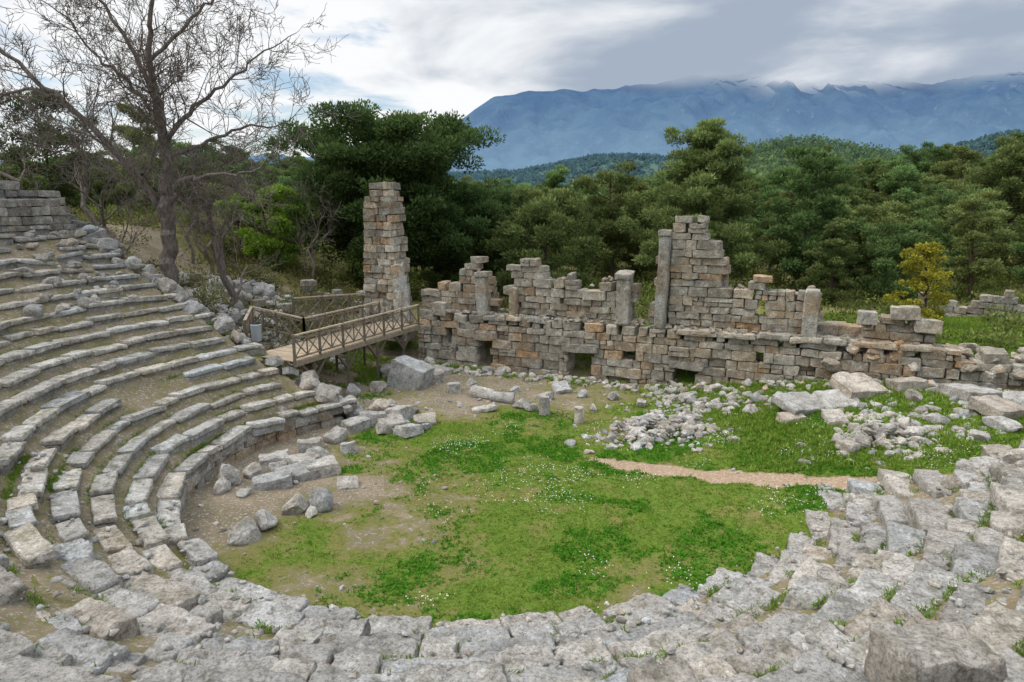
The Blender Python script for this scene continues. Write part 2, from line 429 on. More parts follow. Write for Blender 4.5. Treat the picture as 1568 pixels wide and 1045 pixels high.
# ---------------------------------------------------------------- stage building
stage=empty('stage_building_wall')
W=Acc()
dv=np.array([1,-.42])/math.hypot(1,.42);wyaw=math.atan2(-.42,1);nv=np.array([-dv[1],dv[0]])
def wtint():
    q=rng.random();v=rng.uniform(.8,1.2)
    if q<.07: return np.array([1.12,.92,.74])*v
    if q<.27: return np.array([1.03,.97,.89])*v
    return np.array([.99,1,.99])*v
def masonry(acc,x0,x1,zb,prof,thick,openings=(),depth0=0.,chs=(.32,.52),T=BL,jut=.04):
    z=zb
    while z<9.5:
        ch=rng.uniform(*chs)
        x=x0
        while x<x1-.05:
            Lx=min(rng.uniform(.35,1.2),x1-x)
            if x1-x-Lx<.25: Lx=x1-x
            xm=x+Lx/2;top=float(prof(xm)) 
            ok=z+ch*.6<top
            for (oa,ob,za,zb2) in openings:
                if x+Lx>oa and x<ob and z+ch>za+.05 and z<zb2-.05:
                    if x<oa-.25: Lx=oa-x;xm=x+Lx/2
                    elif x+Lx>ob+.25 and x<ob:
                        nx_=ob;Lx=x+Lx-nx_;x=nx_;xm=x+Lx/2
                    else: ok=False
            if ok:
                s=math.hypot(1,.42)
                dj=rng.normal()*jut+depth0
                edge=z+ch*1.6>top
                tl=rng.normal()*(.06 if edge else .012)
                if rng.random()<.03 and not edge: dj+=.25
                if ch>.36 and rng.random()<.2:
                    for zz in (z+ch*.25,z+ch*.75):
                        for xx in ((x+Lx*.25,x+Lx*.75) if rng.random()<.6 else (xm,)):
                            wd=Lx*s/4 if xx!=xm else Lx*s/2
                            block(acc,(xx+nv[0]*(thick/2+dj),wally(xx)+nv[1]*(thick/2+dj),zz),(wd-.01,thick/2,ch/4-.006),rot(wyaw),B3,.03,wtint())
                else:
                    hx=Lx*s/2-.008
                    block(acc,(xm+nv[0]*(thick/2+dj),wally(xm)+nv[1]*(thick/2+dj),z+ch/2),(hx*(rng.uniform(.7,1) if edge else 1),thick/2*rng.uniform(.93,1.),ch/2-.005),rot(wyaw+rng.normal()*(.06 if edge else .015),rng.normal()*(.03 if edge else 0),tl),T,.05 if edge else .035,wtint(),edge)
            x+=Lx
        z+=ch
px_=[-5.2,-4.8,-4.5,-4.1,-3.4,-3.3,-3.0,-2.95,-2.05,-2.0,-1.5,-1.42,-1.4,-.25,-.2,-.15,.3,1.0,1.15,1.7,2.5,2.6,3.1,3.2,4.0,4.7,4.75,5.5,5.55,6.7,6.72,7.2,7.3,7.6,8.2,8.9,9.2,9.3,9.6,9.8,10.5,10.6,11.3,11.8,12.2,13.1,13.15,14.8,14.9,15.4,17.2,17.35,18.5,20,24,30]
pz_=[3.0,3.9,4.2,4.6,4.5,4.6,4.8,5.8,5.9,4.8,4.6,4.5,2.7,2.75,4.6,6.0,6.2,5.6,5.1,4.9,4.9,5.4,5.3,4.8,4.7,4.9,5.0,4.9,2.8,2.8,7.0,7.3,7.8,8.2,8.3,7.8,7.4,6.4,6.0,5.0,4.9,5.3,5.5,5.2,4.9,4.8,2.7,2.75,3.7,3.9,3.8,2.9,2.7,2.6,2.5,2.4]
prof=lambda xx:np.interp(xx,px_,pz_)+(vn(np.array([[xx*2.3,3.,1.]]),4)[0]-.5)*.6
base=lambda xx:np.minimum(prof(xx),2.8)
ops=((-1.75,-1.15,-1,1.55),(2.8,3.9,-1,1.35),(7.75,8.6,-1,1.0),(5.6,5.95,1.3,1.65),(-3.6,-3.3,1.4,1.7),(11.0,11.3,1.7,2.0))
masonry(W,-5.2,30,-.6,base,1.3,ops)
masonry(W,-5.2,17.4,2.72,prof,.85,((7.1,7.25,3.,6.9),(2.2,2.45,3.6,3.9),(10.9,11.2,3.9,4.2)),.46,chs=(.28,.46))
x=-3.2
while x<17:
    L=rng.uniform(.8,1.9)
    if rng.random()<.75:
        block(W,(x+L/2+nv[0]*.38,wally(x+L/2)+nv[1]*.38,2.80+rng.normal()*.03),(L*.54-.015,.48,.12),rot(wyaw+rng.normal()*.02,rng.normal()*.03,rng.normal()*.02),BM,.06,grey(1.05,1.3),True)
    x+=L
for xx,zz,L in ((3.35,1.55,.95),(8.2,1.2,.8),(-1.45,1.75,.6)):
    block(W,(xx+nv[0]*.3,wally(xx)+nv[1]*.3,zz),(L,.42,.2),rot(wyaw,0,rng.normal()*.02),BM,.05,grey(.85,1.05))
for xx,z0,z1,w,dd,cp in ((-1.72,2.8,4.85,.30,.55,1),(-.05,2.8,4.4,.2,.6,0),(5.25,2.85,5.15,.34,.5,1),(6.98,2.85,7.2,.24,.4,1),(12.95,2.5,5.0,.3,.4,0),(-3.9,2.7,3.4,.4,.3,0)):
    ty=rng.normal()*.02
    block(W,(xx+nv[0]*dd,wally(xx)+nv[1]*dd,(z0+z1)/2),(w,.42,(z1-z0)/2),rot(wyaw,rng.normal()*.015,ty),BH,.06,grey(.9,1.1),True)
    if cp: block(W,(xx+nv[0]*dd,wally(xx)+nv[1]*dd,z1+.12),(w*1.2,.5,.14),rot(wyaw+.05,rng.normal()*.03,rng.normal()*.05),BM,.07,grey(.9,1.15),True)
def retwall(xx,z0,z1,depth):
    z=z0
    while z<z1:
        ch=rng.uniform(.3,.45);d=1.2
        while d<depth*(1-(z-z0)/(z1-z0)*.45):
            L=rng.uniform(.4,.9);dc=d+L/2
            block(W,(xx+nv[0]*dc,wally(xx)+nv[1]*dc,z+ch/2),(L/2-.01,.4,ch/2-.01),rot(wyaw+math.pi/2),BL,.03,wtint());d+=L
        z+=ch
for a in ((-.0,1.5,5,3.),(-1.9,1.5,4.4,2.6),(5.0,1.5,4.6,2.6),(7.4,1.5,7.0,2.4),(9.2,1.5,5.6,2.2),(12.6,1.5,4.4,3)): retwall(*a)
for xx,yo,zz,hx in ((13.6,1.6,3.1,.5),(14.5,1.8,3.05,.5),(15.2,2.2,3.3,.45),(16.3,.6,4.2,.55),(15.0,.5,3.9,.4),(17.1,.6,3.7,.5),(13.9,2.,3.1,.6)):
    block(W,(xx+nv[0]*yo,wally(xx)+nv[1]*yo,zz),(hx,.4,.28),rot(wyaw+rng.normal()*.1,rng.normal()*.04,rng.normal()*.04),BM,.08,grey(.95,1.2),True)
for q in range(90):
    xx=rng.uniform(13,28);yo=rng.uniform(-.4,3)
    rock(W,(xx+nv[0]*yo,wally(xx)+nv[1]*yo,2.4+rng.uniform(-.2,.2)-.3*(yo<0)),rng.uniform(.2,.6),5,grey(.9,1.2),flat=.6)
for q in range(150):
    xx=rng.uniform(-4.5,17);top_=rng.random()<.35;yo=rng.uniform(.6,1.1) if top_ else rng.uniform(.05,.4);zt=float(prof(xx)) if top_ else 2.93
    if zt>5.2: continue
    rock(W,(xx+nv[0]*yo,wally(xx)+nv[1]*yo,zt),rng.uniform(.08,.2),5,wtint())
W.build('stage_wall_masonry',wall_stone,.055,2.4,False,stage,.03,7)
A=Acc()
for q in range(420):
    xx=rng.uniform(-5,26);yo=-abs(rng.normal())*.8-.1;x=xx+nv[0]*yo;y=wally(xx)+nv[1]*yo
    s_=rng.uniform(.05,.2)+.2*rng.random()**5
    rock(A,(x,y,H1(x,y)+s_*.3),s_,5,wtint()*1.05)
A.build('wall_foot_rubble',rubble_stone,.03,3)

T_=Acc();pc=np.array([-7.0,38.3]);z=1.0
while z<9.35:
    ch=rng.uniform(.28,.46);f=(z-2)/7.5
    wl=-1.2+.3*max(f,0);wr=1.25-.55*max(f,0)+.3*(vn(np.array([[z*1.6,0,0.]]),2)[0]-.5)
    if 6.6<z<7.2: wr-=.12
    if z>8.9: wl+=.35;wr-=.15
    xx=wl
    while xx<wr-.05:
        L=min(rng.uniform(.4,1.0),wr-xx)
        if wr-xx-L<.25: L=wr-xx
        for row,dd in ((0,.35),(1,1.05)):
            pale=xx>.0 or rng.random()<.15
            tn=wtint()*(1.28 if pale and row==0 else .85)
            dj=rng.normal()*.05
            c2=pc+dv*(xx+L/2)+nv*(dd-.7+dj)
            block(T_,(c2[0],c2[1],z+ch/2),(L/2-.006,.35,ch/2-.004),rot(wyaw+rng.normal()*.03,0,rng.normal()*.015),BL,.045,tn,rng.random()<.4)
        xx+=L
    z+=ch
for zz,xo,h,w in ((2.6,1.35,.5,.4),(3.5,1.25,.45,.32),(4.3,1.15,.4,.28),(5.,1.05,.35,.22),(2.4,-1.1,.4,.3)):
    c2=pc+dv*xo+nv*-.6
    block(T_,(c2[0],c2[1],zz),(w,.4,h),rot(wyaw,0,-.08),BM,.08,grey(1.2,1.4),True)
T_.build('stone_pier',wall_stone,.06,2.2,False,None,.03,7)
A=Acc()
for (xa,ya,xb,yb,h) in ((-14,36,-9,39,1.3),(-17,36,-13,35,1.2),(24,40,31,36,2.2),(-4,43,6,46,1.),(-13,42,-10,44,1.6)):
    L=math.hypot(xb-xa,yb-ya);yaw=math.atan2(yb-ya,xb-xa);z=0
    while z<h:
        ch=.36;d=0
        while d<L:
            l=rng.uniform(.35,.9);cx=xa+(xb-xa)*(d+l/2)/L;cy=ya+(yb-ya)*(d+l/2)/L
            if z+ch<h*(.4+rng.random()*.6): block(A,(cx,cy,H1(cx,cy)+z+ch/2-.1),(l/2,.35,ch/2),rot(yaw+rng.normal()*.06,0,rng.normal()*.04),B3,.04,grey(.7,1.1))
            d+=l
        z+=ch
A.build('ruined_low_wall',wall_stone,.06,2.2)

# ---------------------------------------------------------------- loose stones
def place(name,lst,mat=rubble_stone):
    A=Acc()
    for it in lst:
        x,y,kind,sx,sy,sz,yaw=it
        g=H1(x,y)
        if kind=='r': rock(A,(x,y,g+sz*.5),(sx,sy,sz),8,grey(.9,1.2),yaw,14)
        elif kind=='b': block(A,(x,y,g+sz*.7),(sx,sy,sz),rot(yaw,rng.normal()*.09,rng.normal()*.09),BH,.05,grey(.85,1.15),True)
        elif kind=='s': block(A,(x,y,g+sz*1.7),(sx,sy,sz),rot(yaw,rng.uniform(.2,.4),rng.normal()*.15),BH,.05,grey(.95,1.2),True)
        elif kind=='c': block(A,(x,y,g+sy*.8),(sx,sy,sy),rot(yaw,0,rng.normal()*.06),CYL,0,grey(.95,1.2))
        elif kind=='v': block(A,(x,y,g+sx*.9),(sx,sy,sy),rot(yaw)@np.array([[0,0,1],[0,1,0],[-1,0,0]]),CYL,0,grey(.9,1.1))
    return A.build(name,mat,.06,2.4,False,None,.03,6)
place('fallen_stone_blocks',[
 (-9.0,20.4,'r',.45,.4,.5,.4),(-8.5,20.9,'r',.35,.3,.3,1.),(-8.2,22.2,'b',.5,.35,.18,.4),(-7.6,20.2,'b',.6,.32,.2,.3),(-7.0,20.9,'b',.65,.4,.2,.5),
 (-7.1,21.9,'b',.5,.4,.22,1.),(-6.3,21.3,'b',.5,.4,.25,.5),(-5.2,20.2,'s',.35,.3,.05,.2),(-6.3,18.4,'r',.4,.35,.38,.2),(-5.7,18.6,'r',.38,.4,.42,1.2),
 (-5.7,18.1,'r',.16,.15,.2,1.2),(-7.2,16.9,'r',.50,.42,.36,.2),(-6.8,17.5,'r',.42,.34,.28,2.),(-5.9,23.3,'b',.28,.22,.2,.2),(-7.3,23.3,'b',.42,.35,.25,.3),(-6.9,22.7,'r',.4,.3,.3,.3),
 (-7.9,21.5,'r',.35,.3,.25,.3),(-6.6,24.3,'b',.4,.3,.2,1.),(-8.9,19.7,'r',.3,.25,.3,1.),(-8.2,19.5,'r',.22,.2,.16,1.)])
place('toppled_wall_stones',[
 (-6.1,25.5,'b',.5,.3,.25,.9),(-5.6,26.2,'b',.55,.4,.3,.2),(-4.8,25.9,'s',.5,.4,.12,.5),(-4.0,25.1,'b',.45,.4,.2,.8),(-3.5,26.2,'s',.45,.3,.1,.2),(-4.6,26.8,'b',.55,.4,.3,1.2),
 (-5.5,27.4,'r',.5,.4,.4,1.),(-5.0,25.2,'r',.35,.3,.3,1.),(-4.3,27.6,'r',.4,.4,.3,1.),(-3.4,25.5,'r',.25,.2,.2,1.),(-6.4,27.,'r',.45,.4,.4,1.),
 (-4.9,32.,'b',.9,.6,.68,-.35),(-3.9,32.6,'b',.5,.4,.3,.3),(-6.3,31,'r',.5,.5,.4,1.),(-5.8,33.5,'b',.8,.4,.35,.1),(-4.0,34.3,'b',.9,.4,.2,-.3),(-7.3,30,'r',.5,.4,.4,1.),
 (-2.7,30.8,'b',.28,.25,.25,.2),(-1.3,29.9,'c',.55,.27,0,-.5),(-.4,29.2,'c',.5,.25,0,-.3),(.5,28.4,'r',.45,.35,.3,.4),(-1.2,27.9,'b',.5,.3,.1,.1),(1.35,27.4,'v',.42,.22,0,0),
 (.9,28.,'r',.3,.3,.25,1.),(2.7,26.4,'v',.34,.2,0,0),(2.3,30.8,'s',.4,.35,.12,.4),(4.6,29.8,'r',.35,.3,.3,1.),(3.5,28.,'r',.25,.2,.2,1.),(-2,32.2,'r',.3,.3,.2,1.),(7.6,28.8,'r',.35,.3,.3,1.),
 (3.2,30,'r',.3,.25,.2,1.),(1.5,29.6,'b',.35,.25,.16,.8),(5.6,28.6,'r',.4,.3,.22,1.),(.2,31,'r',.25,.2,.2,.4)])
place('tumbled_marble_slabs',[
 (11.4,25.8,'s',1.1,.65,.14,.5),(14.0,26.8,'s',.95,.75,.22,.3),(12.9,26.0,'s',.8,.6,.12,.1),(9.7,26.5,'r',.35,.3,.28,1.),(10.2,27.6,'r',.35,.3,.3,1.),(10.6,24.8,'b',.5,.3,.16,.4),(12.,24.2,'b',.5,.35,.16,1.4),
 (15.5,25.2,'r',.5,.4,.3,1.),(17.3,23.3,'s',.8,.6,.2,.4),(17.9,25.6,'b',1.0,.7,.25,.3),(18.8,24.,'r',.7,.7,.3,2.),(16.5,22.,'r',.6,.45,.3,2.),(18.,21.5,'b',.9,.6,.25,.9),(15.2,21.2,'r',.45,.35,.25,2.),
 (11.4,21.6,'b',.6,.3,.16,.5),(13.2,23.8,'r',.35,.3,.2,1.),(14.9,23.,'r',.3,.3,.2,1.),(16.2,27.,'b',.7,.4,.25,.2),(19.5,27,'r',.7,.5,.4,1.),(16.0,19.,'r',.6,.5,.35,.3),(14.6,19.2,'b',.5,.4,.25,1.3)])
def pile(name,cx,cy,rx,ry,n,s0,s1,hp=.35,yaw=0.,pw=2.2):
    A=Acc();c_,s_=math.cos(yaw),math.sin(yaw)
    for q in range(n):
        a=rng.uniform(0,6.28);d=math.sqrt(rng.random())*(1+.35*math.sin(a*3+cx)+.2*rng.normal())
        u=rx*d*math.cos(a);v=ry*d*math.sin(a);x=cx+u*c_-v*s_;y=cy+u*s_+v*c_
        s=s0+(s1-s0)*rng.random()**pw
        rock(A,(x,y,H1(x,y)+hp*max(1-d*d,0)*rng.random()),s*(1.15-.4*min(d,1)),5,grey(.8,1.25))
    return A.build(name,rubble_stone,.03,4.,False,None,.01,10)
pile('rubble_pile',5.9,25.5,2.9,1.8,500,.06,.34,.4,.7,3)
pile('rubble_pile',12.6,22.1,1.9,1.3,260,.06,.36,.45,.3,3)
pile('rubble_pile',13.6,17.4,2.2,.9,120,.1,.5,.3)
pile('rubble_pile',-13,33.5,4.,2.2,150,.15,.6,.5)
pile('rubble_pile',-16,37,5.,4,170,.2,.8,.7)
pile('rubble_pile',-5.2,27.5,1.6,2.2,60,.08,.3,.2)
pile('rubble_pile',15.5,23.5,4.5,3.4,420,.05,.32,.1,0,3)
pile('rubble_pile',8.8,28.0,4.,1.5,300,.05,.3,.1,-.4,3)
pile('rubble_pile',-1.5,29.5,2.6,1.6,70,.04,.2,.05,0,3)
A=Acc()
x=rng.uniform(-10,18,2400);y=rng.uniform(13,34,2400);g,_,_,ic_=zones(x,y)
kp=(ic_<.3)&(y<wally(x)-.2)&(rng.random(2400)>g*1.3)&((n2(x,y,.5,83)>.5)|(y>27)|(x<-6.5));x=x[kp];y=y[kp];z=H(x,y)
for a,b,c_ in zip(x,y,z):
    sz=.02+.11*rng.random()**4;rock(A,(a,b,c_+sz*.2),sz,3,grey(.8,1.2))
th=rng.uniform(200,358,2200);r=ip(th,R0_)+rng.uniform(0,9,2200);a=np.radians(th)
x=CX+r*np.cos(a);y=CY+r*np.sin(a);_,_,d1,d2=cav_masks(x,y);k=np.floor(d1/ip(th,TR_));zt=ip(th,Z0_)+k*ip(th,RI_)
for a,b,c_,q in zip(x,y,zt,d2):
    if b<3 or q<0: continue
    sz=.02+.10*rng.random()**2.5;rock(A,(a,b,c_+sz*.1),sz,3,grey(.85,1.2))
A.build('scattered_pebbles',rubble_stone)

# ---------------------------------------------------------------- grass and herbs
def blades(pos,h,w,spread,nb,c0,c1,cvar=.25):
    N=len(pos);P=np.repeat(pos,nb,0);n=len(P)
    hh=np.repeat(h,nb)*rng.uniform(.6,1.2,n);a=rng.uniform(0,6.283,n)
    sp=spread*rng.uniform(.2,1.2,n)
    d=np.stack([np.cos(a)*np.sin(sp),np.sin(a)*np.sin(sp),np.cos(sp)],1)
    s=np.stack([-np.sin(a),np.cos(a),np.zeros(n)],1)
    ww=(w*rng.uniform(.6,1.3,n))[:,None]
    P=P+np.stack([rng.normal(size=n)*.03,rng.normal(size=n)*.03,-.01*np.ones(n)],1)
    mid=P+d*hh[:,None]*.5+s*ww*.5;mid2=P+d*hh[:,None]*.5-s*ww*.5
    dd=d.copy();dd[:,2]-=.35
    tp=P+d*hh[:,None]*.55+dd*hh[:,None]*.45
    V=np.stack([P,mid,tp,mid2],1).reshape(-1,3)
    t=np.repeat(rng.random(N),nb)[:,None]
    c=(np.array(c0)*(1-t)+np.array(c1)*t)*rng.uniform(1-cvar,1+cvar,(n,1))
    return V,np.arange(4*n).reshape(-1,4),np.repeat(c,4,0)
def scatter(n,x0,x1,y0,y1,fn):
    x=rng.uniform(x0,x1,n);y=rng.uniform(y0,y1,n)
    m=rng.random(n)<fn(x,y);x=x[m];y=y[m]
    return np.stack([x,y,H(x,y)],1)
def gdens(x,y):
    g,p,_,ic=zones(x,y)
    return np.clip((g-.30)*1.8,0,1)*(ic<.3)*(y<wally(x)-.1)*np.clip(n2(x,y,3.5,44)*1.8-.25,0,1)
ps=scatter(130000,-9,20,12,34,gdens)
lush=ss(6,10,ps[:,0])*ss(18,22,ps[:,1])
hh=.045+.05*rng.random(len(ps))+.16*lush*n2(ps[:,0],ps[:,1],1.2,6)
V,F,C=blades(ps,hh,.026,1.15,5,(.11,.22,.022),(.24,.30,.055))
mk('grass',V,F,grass_mat,C)
cl=lambda x,y:gdens(x,y)*ss(.49,.57,n2(x,y,.55,90,3))
ps=scatter(120000,-6,18,12,28,cl)
V,F,C=blades(ps,.08+.05*rng.random(len(ps)),.045,1.3,5,(.06,.20,.015),(.11,.29,.03))
mk('clover',V,F,grass_mat,C)
def wd(x,y):
    g,p,_,ic=zones(x,y)
    a=ss(7,11,x)*ss(19,21.5,y)*ss(.34,.46,n2(x,y,.6,61,3))
    b=ss(-5,-7,x)*ss(28,31,y)*ss(.45,.6,n2(x,y,.8,62,3))*(x>-11)
    c=ss(2.5,.3,wally(x)-y)*ss(.42,.55,n2(x,y,.7,64,3))*.7
    d=ss(9,12,x)*ss(.4,.5,n2(x,y,.6,65,3))*(y>wally(x)+1.2)*.8
    return np.clip(a+b+c+d,0,1)*(1-p)*(ic<.3)*(np.abs(y-wally(x)-.5)>.6)
ps=scatter(120000,-11,30,18,40,wd)
V,F,C=blades(ps,.14+.32*rng.random(len(ps))*n2(ps[:,0],ps[:,1],.9,36),.032,.8,6,(.13,.26,.027),(.30,.38,.075))
mk('tall_weeds',V,F,grass_mat,C)
n=52000;th=np.where(rng.random(n)<.5,rng.uniform(124,215,n),rng.uniform(200,358,n));k=rng.integers(0,19,n)
tr=ip(th,TR_);ru=ip(th,RU_);fr=rng.uniform(.70,1.0,n)
r=ip(th,R0_)+(k+fr)*tr;a=np.radians(th);x=CX+r*np.cos(a);y=CY+r*np.sin(a)
_,_,d1,d2=cav_masks(x,y)
kp=(d2>0)&(y>2)&(rng.random(n)<np.where(ru>.6,ss(.48,.58,n2(x,y,1.3,78,3))*.95,ss(.44,.6,n2(x,y,.7,77,3))*.95))
x=x[kp];y=y[kp];zt=(ip(th,Z0_)+k*ip(th,RI_)-.06+.08*(ru>.6))[kp]
V,F,C=blades(np.stack([x,y,zt],1),.08+.11*rng.random(len(x)),.022,1.1,6,(.17,.22,.04),(.14,.27,.03))
mk('seat_grass_tufts',V,F,grass_mat,C)
dz=lambda x,y:gdens(x,y)*ss(.50,.64,n2(x,y,.5,15,3))
ps=scatter(26000,-3,16,12.5,27,dz);n=len(ps)
a=rng.uniform(0,6.28,n);s=rng.uniform(.012,.02,n)
V=[];up=ps+np.array([0,0,.10])+rng.normal(size=(n,3))*.02
for q in range(4):
    V.append(up+np.stack([np.cos(a+q*1.57)*s,np.sin(a+q*1.57)*s,rng.normal(size=n)*.006],1))
V=np.stack(V,1).reshape(-1,3)
dm=M('daisy_petals');dmat=dm.out(dm.n('ShaderNodeBsdfDiffuse',Color=(.8,.8,.76,1)).outputs[0])
mk('daisies',V,np.arange(4*n).reshape(-1,4),dmat)

# ---------------------------------------------------------------- wooden footbridge
wm=M('weathered_timber');o=wm.obj()
c=wm.mix(wm.rng(wm.noise(o,7,4,.7),.35,.65),(.40,.32,.22),(.25,.20,.14))
wood=wm.out(wm.n('ShaderNodeBsdfPrincipled',Base_Color=wm.mix(1.,c,wm.attr(),'MULTIPLY'),Roughness=.8).outputs[0])
bridge=empty('wooden_footbridge')
rail=Acc();deck=Acc();sup=Acc()
Aq=np.array([-8.9,27.2,2.35]);Bq=np.array([-4.95,35.6,2.3]);bd=(Bq-Aq);BLn=np.linalg.norm(bd);bd/=BLn
ln=np.array([-bd[1],bd[0],0]);wid=2.5
s=0
while s<BLn:
    c0=Aq+bd*(s+.07)+ln*wid/2
    beam(deck,c0-ln*(wid/2)+[0,0,rng.normal()*.004],c0+ln*(wid/2),.14,.04,rng.uniform(.85,1.15)*np.array([1.2,1.15,1.1]));s+=.15
for off in (.0,wid):
    beam(deck,Aq+ln*off-[0,0,.12],Bq+ln*off-[0,0,.12],.1,.2,.75)
def railing(P,Q,n,acc=rail,h=1.05):
    P=np.array(P,float);Q=np.array(Q,float)
    for i_ in range(n+1):
        p=P+(Q-P)*i_/n;beam(acc,p-[0,0,.15],p+[0,0,h+.04],.1,.1,.45)
    beam(acc,P+[0,0,h],Q+[0,0,h],.12,.06,1.25);beam(acc,P+[0,0,.12],Q+[0,0,.12],.06,.07,.65);beam(acc,P+[0,0,h-.14],Q+[0,0,h-.14],.05,.06,.65)
    for i_ in range(n):
        a=P+(Q-P)*(i_/n);b=P+(Q-P)*((i_+1)/n);m1=(a+b)/2
        d=(Q-P)/np.linalg.norm(Q-P)*.05
        for (u,v) in ((a+d,m1),(m1,b-d)):
            beam(acc,u+[0,0,.15],v+[0,0,h-.16],.035,.05,.6)
            beam(acc,u+[0,0,h-.16]+ln*.04,v+[0,0,.15]+ln*.04,.035,.05,.55)
        beam(acc,m1+[0,0,.12],m1+[0,0,h-.1],.05,.05,.5)
railing(Aq+[0,0,.03],Bq+[0,0,.03],6)
LA=Aq+ln*wid+bd*3.4;railing(LA+[0,0,.03],Bq+ln*wid+[0,0,.03],4)
railing(LA+[0,0,.03],LA+np.array([-3.2,1.9,.3]),2)
railing(Aq+ln*(wid+1.2)+bd*1.0+[0,0,.2],Aq+ln*(wid+3.)+bd*3.2+[0,0,.4],2)
railing((-11.5,35.5,2.7),(-7.9,39,2.5),3)
for f in (.12,.36,.60,.84):
    for off in (0,wid):
        p=Aq+bd*BLn*f+ln*off;g=H1(p[0],p[1])-.2
        beam(sup,(p[0],p[1],g),p-[0,0,.2],.11,.11,.35)
        m1=np.array([p[0],p[1],1.3])
        beam(sup,m1,p-bd*.75-[0,0,.2],.09,.09,.35);beam(sup,m1,p+bd*.75-[0,0,.2],.09,.09,.35)
    p=Aq+bd*BLn*f;beam(sup,p-[0,0,.3],p+ln*wid-[0,0,.3],.12,.16,.4)
deck.build('deck',wood,parent=bridge);rail.build('railings',wood,parent=bridge);sup.build('supports',wood,parent=bridge)
bin_=Acc();bp=np.array([-11.3,29.6]);bz=H1(*bp)
tube(bin_,[(bp[0],bp[1],2.7+t) for t in (0,.02,.3,.6,.75,.77)],[.0,.2,.22,.23,.24,.19],16,1.)
tube(bin_,[(bp[0],bp[1],bz-.1),(bp[0],bp[1],2.75)],[.06,.06],8,.5)
bm=M('grey_metal');bmat=bm.out(bm.n('ShaderNodeBsdfPrincipled',Base_Color=(.33,.36,.38,1),Roughness=.5,Metallic=.2).outputs[0])
bin_.build('litter_bin',bmat)

# ---------------------------------------------------------------- trees
def grow(acc,p,d,L,r,lev,maxlev,up=.05,wob=.22,kids=(3,5),tips=None,minr=.006):
    n=4 if lev>2 else 5;pts=[p];rs=[r];d=d/np.linalg.norm(d)
    for i_ in range(n):
        d=d+rng.normal(size=3)*wob+np.array([0,0,up]);d/=np.linalg.norm(d)
        p=p+d*L/n;pts.append(p);rs.append(max(r*(1-.62*(i_+1)/n),minr*.7))
    tube(acc,pts,rs,7 if r>.08 else (4 if r>.025 else 3))
    if lev>=maxlev: return
    k=rng.integers(kids[0],kids[1]+1)
    for q in range(k):
        f=rng.uniform(.25,1.) if q else 1.
        i_=min(int(f*n),n-1);t=f*n-i_
        b=pts[i_]*(1-t)+pts[i_+1]*t
        dd=pts[i_+1]-pts[i_];dd/=np.linalg.norm(dd)
        sd=np.cross(dd,rng.normal(size=3));sd/=np.linalg.norm(sd)+1e-9
        ang=rng.uniform(.35,1.)
        grow(acc,b,dd*math.cos(ang)+sd*math.sin(ang),L*rng.uniform(.5,.8),max(r*(1-.6*f)*.65,minr),lev+1,maxlev,up,wob,kids,tips,minr)
bt=Acc();TB=np.array([-15.8,31.8,H1(-15.8,31.8)-.2])
def tp(px,py,dy=0.): return TB+np.array([(px-262)*.0306,dy,(470-py)*.0306])
def limb(lst,r0,r1,nb,lv,L,seed=0):
    P=np.array([tp(*q) for q in lst])
    t=np.linspace(0,len(P)-1,len(P)*4);Q=np.stack([np.interp(t,np.arange(len(P)),P[:,k]) for k in range(3)],1)
    Q[1:-1]=(Q[:-2]+Q[1:-1]*2+Q[2:])/4;Q[1:-1]+=rng.normal(size=(len(Q)-2,3))*.06
    R=np.linspace(r0,r1,len(Q));tube(bt,Q,R,10)
    for q in range(nb):
        f=rng.uniform(.12,1.);i_=min(int(f*(len(Q)-1)),len(Q)-2)
        dd=Q[i_+1]-Q[i_];dd/=np.linalg.norm(dd);sd=np.cross(dd,rng.normal(size=3));sd/=np.linalg.norm(sd)
        grow(bt,Q[i_],dd*.6+sd*.8+np.array([0,0,.1]),L*rng.uniform(.6,1.2)*(1.1-.4*f),max(R[i_]*.38,.02),1,lv,.03,.2,(3,5),None,.013)
    if nb>2: grow(bt,Q[-1],Q[-1]-Q[-2],L,r1,1,lv,.03,.2,(3,5),None,.013)
limb([(262,474),(257,420),(258,370),(262,320),(268,262)],.40,.27,0,2,.4)
tube(bt,[tp(262,474)-[0,0,.3],tp(262,468),tp(261,455)],[.65,.5,.39],12)
limb([(260,330),(242,285),(200,225,-.6),(150,160,-1.3),(100,112,-1.8),(55,62,-2.2)],.19,.05,14,4,2.4)
limb([(268,262),(262,190,.4),(238,112,.8),(205,50,.8),(170,0,.9)],.16,.05,14,4,2.3)
limb([(268,262),(276,180,-.6),(272,100,-.8),(290,30,-1.),(300,-30,-1.)],.18,.05,14,4,2.3)
limb([(265,315),(300,272,-.8),(350,266,-1.5),(415,262,-1.8)],.13,.04,10,4,2.)
limb([(272,215),(308,165,.6),(345,135,1.2),(395,90,1.6)],.12,.04,13,4,2.2)
limb([(270,240),(320,215,1.),(370,190,1.6),(410,190,2)],.10,.035,9,4,1.9)
limb([(230,265),(180,245,1.),(140,215,1.8),(90,190,2.2)],.10,.035,9,4,2.0)
limb([(150,160,-1.3),(110,150,-1.5),(60,165,-1.8),(10,150,-2)],.08,.035,8,4,1.9)
limb([(262,190,.4),(215,130,.5),(160,90,.8),(130,40,1.)],.09,.035,10,4,2.)
limb([(274,110,-.8),(320,70,-.9),(360,30,-.5),(390,-10,0)],.09,.035,12,4,2.1)
bt.build('bare_plane_tree',bark_grey)
